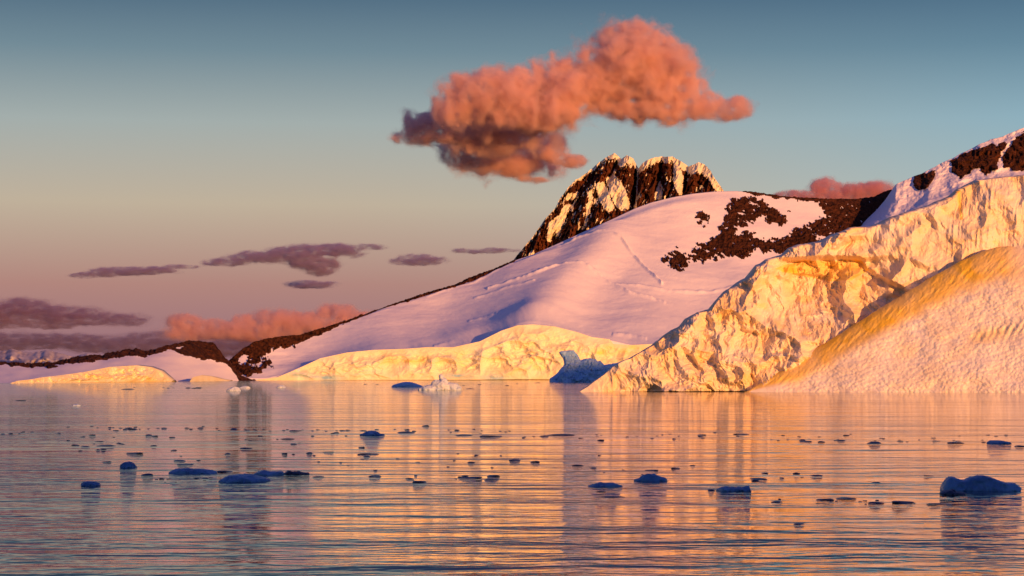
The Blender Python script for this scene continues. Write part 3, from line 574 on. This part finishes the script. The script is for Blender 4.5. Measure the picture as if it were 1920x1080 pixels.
blob_ice('ice_floe', 'pointed blue floe with a peaked crest and thin flat tips', 'ice floe', 1222, 901, [(-4, 0, 2, 20, 28, 14), (14, 0, 0, 20, 24, 9), (-22, 0, 0, 12, 16, 5)], M_floe, amp=.2, nsc=.3, seed=546, flat=.82)
blob_ice('ice_floe', 'flat-topped dark slab left of the pointed blue floe', 'ice floe', 1134, 912, [(-16, 0, 0, 18, 28, 11), (8, 0, 0, 26, 28, 9)], M_floe, amp=.24, nsc=.3, seed=547, flat=.82)
blob_ice('ice_floe', 'long low slab with a knob at one end on orange water', 'ice floe', 1378, 920, [(-16, 0, 0, 22, 28, 10), (8, 0, 0, 26, 26, 8), (26, 0, 3, 10, 16, 9)], M_floe, amp=.28, nsc=.28, seed=548, flat=.82)
blob_ice('ice_floe', 'humped blue floe amid the straggling line of far brash ice', 'ice floe', 697, 816, [(0, 0, 1, 14, 24, 10), (-8, 0, 0, 14, 20, 5), (10, 0, 0, 14, 16, 4)], M_floe, amp=.26, seed=549, flat=.82)
blob_ice('ice_floe', 'rounded dark floe with a ragged right edge, alone on pale water', 'ice floe', 240, 876, [(-2, 0, 0, 13, 26, 11), (8, 0, 0, 9, 16, 7)], M_floe, amp=.26, seed=550)
blob_ice('ice_floe', 'small dark blue dome floating apart on the dim left water', 'ice floe', 170, 910, [(-2, 0, 0, 16, 30, 9), (10, 0, 0, 9, 16, 5)], M_floe, amp=.2, seed=551)
blob_ice('ice_floe', 'square-ended pale-edged slab at the right end of the far brash line', 'ice floe', 1872, 832, [(-8, 0, 0, 15, 22, 7), (8, 0, 0, 15, 22, 7)], M_floe, amp=.24, seed=552)

# small floes (px, waterline row, width, height): a few base shapes, copied
rng = random.Random(7)
SM = [(278, 891, 18, 8), (260, 850, 26, 5), (200, 866, 14, 3), (336, 864, 22, 4), (348, 871, 28, 4), (423, 884, 24, 5), (597, 894, 21, 3), (459, 841, 19, 5), (293, 818, 10, 4), (142, 835, 12, 4), (160, 838, 17, 4), (200, 836, 33, 5), (185, 828, 15, 3),
      (539, 823, 24, 3), (550, 808, 16, 4), (536, 851, 9, 5), (615, 848, 18, 3), (760, 811, 30, 5), (870, 816, 30, 3), (923, 818, 36, 5), (1053, 816, 46, 6), (1022, 818, 14, 4), (681, 839, 10, 4), (693, 851, 33, 3), (687, 856, 12, 4), (965, 863, 20, 6),
      (1002, 866, 15, 5), (1083, 873, 20, 5), (882, 867, 11, 4), (893, 896, 36, 6), (924, 893, 20, 5), (920, 899, 26, 4), (703, 893, 22, 5), (788, 904, 22, 7), (1127, 922, 18, 4), (1145, 932, 36, 5), (1228, 882, 20, 4), (1267, 878, 14, 4), (1333, 919, 12, 5),
      (1422, 898, 28, 5), (1433, 887, 10, 3), (1493, 888, 12, 6), (1533, 892, 19, 5), (1737, 892, 16, 3), (1641, 905, 14, 3), (1640, 831, 25, 8), (1753, 827, 12, 3), (1793, 831, 28, 6), (1912, 837, 18, 5), (1539, 829, 11, 5), (1383, 814, 25, 3), (1315, 816, 14, 4),
      (1577, 826, 16, 4), (1510, 828, 22, 4), (1545, 937, 26, 6), (1587, 935, 34, 5), (1640, 943, 24, 6), (1683, 942, 34, 8), (1763, 945, 40, 4), (1457, 941, 20, 4), (1498, 982, 20, 4), (38, 751, 18, 3), (240, 730, 24, 3), (880, 729, 12, 2), (1010, 718, 10, 2)]
LB = 'small low dark piece of drift ice among the scattered brash'
def where(x, y):
    if y < 760: return 'far off near the foot of the ice cliffs'
    if y < 832:
        if x < 640: return 'in the thin far line of brash off the headland' if y < 811 else 'before the thin far brash line off the headland'
        if x < 975: return 'in the brash strung out beside the humped blue floe'
        if x < 1290: return 'in the brash line facing the horned blue iceberg'
        return "in the brash line off the golden iceberg's ridge" if x < 1600 else 'in the brash line leading to the square-ended slab'
    if x < 250: return 'beside the rounded floe with a ragged edge'
    if x < 640: return 'between the far brash line and the long ragged slab' if y < 876 else 'in the trail of crumbs around the smooth dome-shaped floe'
    if x < 1000: return 'on open water beyond the notched slab' if y < 880 else 'in a cluster between the dome-shaped and flat-topped floes'
    if x < 1340: return 'around the pointed blue floe and its flat-topped neighbour'
    if y < 912: return 'between the knobbed slab and the two-humped floe'
    return 'in the loose string in front of the two-humped floe'
def name_it(o, x, y, w, h):
    size = 'wide' if w >= 24 else 'small' if w >= 9 else 'tiny'
    look = 'sliver' if h / w < .27 else 'lump'
    p = where(x, y); o['label'] = f'{size} dark {look} of ice {p}'; o['group'] = 'drift ice ' + p
base = []
for k in range(7):
    r = np.random.RandomState(40 + k)
    bl = [(r.uniform(-6, 6), r.uniform(-3, 3), r.uniform(0, 1.5), r.uniform(5, 11), r.uniform(8, 14), r.uniform(4, 9)) for _ in range(3)]
    o = blob_ice('drift_ice', LB, 'drift ice', 960, 860, bl, M_dark, 'small drift ice', cr=(.55, .82), amp=.25, nsc=.35, seed=600 + 7 * k, res=.055)
    base.append((o, o.dimensions.copy() if False else None))
dims = []
for o, _ in base:
    c = np.array([v.co for v in o.data.vertices]); dims.append((c.min(0), c.max(0)))
used = [False] * 7
def put(px, pb, w, h, q):
    o = base[q][0]; lo, hi = dims[q]
    if used[q]: o = o.copy(); COL.objects.link(o)
    used[q] = True
    Y = CAMH * FPX / (pb - HOR); k = Y / FPX
    sx = 1.25 * w * k / (hi[0] - lo[0]); sz = .42 * h * k / hi[2]
    name_it(o, px, pb, w, h)
    o.location = ((px - 960) * k, Y, 0); o.scale = (sx * rng.choice((1, -1)), max(sx, sz) * .9, sz)
for i, (x, y, w, h) in enumerate(SM): put(x, y, w, h, i % 7)
def rows():
    for x0, x1, y, sp, n in ((0, 70, 813, 3, 14), (100, 420, 803, 3, 46), (90, 330, 816, 8, 34), (400, 660, 806, 4, 34), (460, 660, 818, 14, 24), (130, 640, 845, 26, 60), (640, 960, 807, 6, 42), (980, 1290, 818, 7, 34), (1290, 1560, 822, 8, 34),
                             (1560, 1920, 820, 10, 44), (640, 960, 860, 26, 22), (268, 410, 899, 6, 26), (690, 900, 896, 12, 16), (1100, 1330, 880, 22, 12), (1400, 1700, 893, 16, 14), (1440, 1790, 941, 6, 22), (230, 380, 727, 2, 16), (640, 1060, 722, 4, 12)):
        for _ in range(n):
            pb = y + rng.gauss(0, sp * .5); w = min(12, 2.2 + rng.expovariate(.45)) * (1 if pb > 780 else 1.2)
            yield rng.uniform(x0, x1), max(712, pb), w, max(1.3, w * rng.uniform(.22, .45))
for x, y, w, h in sorted(rows(), key=lambda r: -r[2])[:230]: put(x, y, w, h, rng.randrange(7))

# ------------------------------------------------------------------ clouds
def cloud(label, Y, blobs, m, st=3.5, amp=.55, nsc=60, seed=0, dr=.8, o=5, squash=1.0, flat=None):
    """blobs (px, py, rx, ry[, depth offset]) in photo pixels at the cloud's own distance."""
    B = np.array([(b[0], b[4] if len(b) > 4 else 0.0, -b[1], b[2], min(b[2], b[3] * 2.2) * dr, b[3]) for b in blobs], float)
    lo = (B[:, :3] - B[:, 3:] * 1.45).min(0); hi = (B[:, :3] + B[:, 3:] * 1.45).max(0)
    s3 = np.array([st, st, st * squash]); ax = [np.arange(lo[q] - s3[q], hi[q] + 2 * s3[q], s3[q]) for q in range(3)]
    G = np.meshgrid(*ax, indexing='ij'); F = np.full(G[0].shape, -9.0)
    for b in B:
        f = 1 - np.sqrt(((G[0] - b[0]) / b[3]) ** 2 + ((G[1] - b[1]) / b[4]) ** 2 + ((G[2] - b[2]) / b[5]) ** 2)
        F = np.maximum(F, f) + .10 * np.exp(-np.abs(F - f) * 7)
    x, y, z = G[0] / nsc, G[1] / nsc, G[2] / (nsc * squash)
    F = F + amp * (fbm(x, y, z, o=o, s=seed, g=.54) + .40 * fbm(x * 1.7, y * 1.7, z * 1.7, o=3, s=seed + 31, ridged=True) - .18)
    F[0] = F[-1] = -1; F[:, 0] = F[:, -1] = -1; F[:, :, 0] = F[:, :, -1] = -1
    k = Y / FPX; a0 = np.array([a[0] for a in ax]); ob = None
    wis = fbm(x * 3.1 + 7, y * 3.1, z * 3.1, o=3, s=seed + 60, g=.6)
    for th, dv, nm in ((.09, 1.0, 'cloud'), (-.04, 3.2, 'cloud_fringe'), (-.18, 10.0, 'cloud_fringe')):
        f = F - th + (wis * .16 if th < 0 else 0)
        f[0] = f[-1] = -1; f[:, 0] = f[:, -1] = -1; f[:, :, 0] = f[:, :, -1] = -1
        V, Q = nets(f, a0, s3)
        if ob is None: c = V.mean(0)
        Wd = (V - c) * k
        p = mesh_np(nm, Wd, Q, cloud_mat(m['n'] + '_' + nm, m['d'] / dv, scale=m['s'], **m['kw']), ob)
        if ob is None: ob = p; ob.location = ((c[0] - 960) * k, Y + c[1] * k, CAMH + (HOR + c[2]) * k)
    return tag(ob, label, 'cloud', 'clouds at sunset')
def CM(n, Y, mfp_px, feat=24, **kw): return dict(n=n, d=FPX / (Y * mfp_px), s=FPX / (Y * feat), kw=kw)
cloud('big orange cumulus cloud hanging over the rocky peak', 9000,
      [(1185, 130, 95, 75), (1170, 85, 55, 38), (1120, 150, 80, 55), (1245, 165, 65, 60), (1060, 165, 70, 40), (960, 180, 85, 48), (900, 185, 65, 55), (940, 232, 95, 46, 110), (890, 255, 66, 44, 230), (960, 280, 80, 34, 260), (1030, 255, 44, 28, 200), (900, 225, 70, 40, 140), (1000, 215, 110, 35), (1200, 205, 110, 26),
       (785, 225, 52, 34, 120), (745, 245, 26, 15, 120), (830, 215, 40, 34, 100), (1362, 206, 46, 20), (1385, 216, 30, 17), (1330, 194, 34, 22), (1320, 206, 40, 16), (1070, 284, 40, 16, 180), (1000, 314, 40, 9, 240), (840, 200, 30, 30)], CM('cumulus_vapour', 9000, 10), amp=.76, nsc=56, seed=700, st=3.2, dr=.75)
cloud('small pink cloud peeping over the dip beside the right mountain', 14000, [(1550, 358, 32, 22), (1600, 362, 40, 18), (1645, 360, 40, 20), (1485, 366, 40, 10), (1570, 372, 90, 14)], CM('pink_vapour', 14000, 9, 20, squash=1, col=(.9, .62, .66)), amp=.42, nsc=34, seed=720, st=2.6)
cloud('long flat purple cloud with a hanging belly and pink top', 16000, [(420, 492, 48, 10), (490, 482, 60, 12), (560, 472, 60, 15), (630, 470, 60, 14), (590, 492, 50, 16), (600, 510, 28, 9), (690, 463, 42, 7)], CM('stratus_vapour', 16000, 9, 20, squash=.4, col=(.62, .55, .74)), amp=.42, nsc=42, seed=730, st=2.4, squash=.5)
cloud('thin flat purple streak of cloud over the far left mountains', 17000, [(170, 516, 50, 6), (230, 509, 60, 9), (290, 507, 50, 8), (340, 500, 40, 5)], CM('streak_vapour', 17000, 8, 20, squash=.4, col=(.62, .55, .74)), amp=.42, nsc=40, seed=740, st=2.4, squash=.4)
cloud('small dark lens-shaped cloud beneath the long purple one', 16500, [(585, 533, 50, 8), (570, 536, 30, 7)], CM('lens_vapour', 16500, 8, 20, squash=.4, col=(.62, .55, .74)), amp=.36, nsc=34, seed=750, st=2.2, squash=.4)
cloud('faint mauve cloudlet between the long purple cloud and the peak', 15000, [(790, 487, 45, 11), (760, 490, 26, 8)], CM('cloudlet_vapour', 15000, 11, 20, squash=.4, col=(.62, .55, .74)), amp=.42, nsc=34, seed=760, st=2.2, squash=.5)
cloud('slim pink cloud streak touching the left foot of the rocky peak', 15500, [(880, 471, 40, 6), (930, 470, 45, 6)], CM('slim_vapour', 15500, 9, 20, squash=.4, col=(.62, .55, .74)), amp=.42, nsc=34, seed=770, st=2.2, squash=.45)
cloud('puffy pink cumulus bank rising behind the long snow slope', 22000, [(345, 603, 36, 16), (395, 606, 36, 10), (455, 600, 22, 14), (520, 597, 42, 20), (570, 595, 40, 16), (630, 588, 48, 18), (600, 610, 90, 20), (480, 622, 110, 20), (380, 622, 90, 16), (680, 600, 40, 18)],
      CM('bank_vapour', 22000, 11, 20, squash=1, col=(.95, .74, .72)), amp=.40, nsc=34, seed=780, st=2.4)
cloud('broad dim purple cloud bank low over the far left mountains', 24000, [(30, 580, 90, 22), (110, 588, 90, 20), (190, 598, 90, 16), (-60, 585, 90, 30), (60, 605, 120, 14), (240, 603, 40, 10)], CM('dim_bank_vapour', 24000, 18, 20, squash=.4, col=(.56, .44, .60)), amp=.40, nsc=55, seed=790, st=3.0, squash=.5)
cloud('low grey mauve cloud layer along the horizon behind the headland', 30000, [(60, 640, 160, 18), (220, 645, 160, 20), (380, 650, 150, 24), (500, 652, 120, 24), (-100, 640, 160, 20), (620, 640, 120, 26), (320, 632, 100, 12)],
      CM('layer_vapour', 30000, 17, 20, squash=.4, col=(.52, .44, .58)), amp=.34, nsc=70, seed=795, st=4.0, squash=.5)
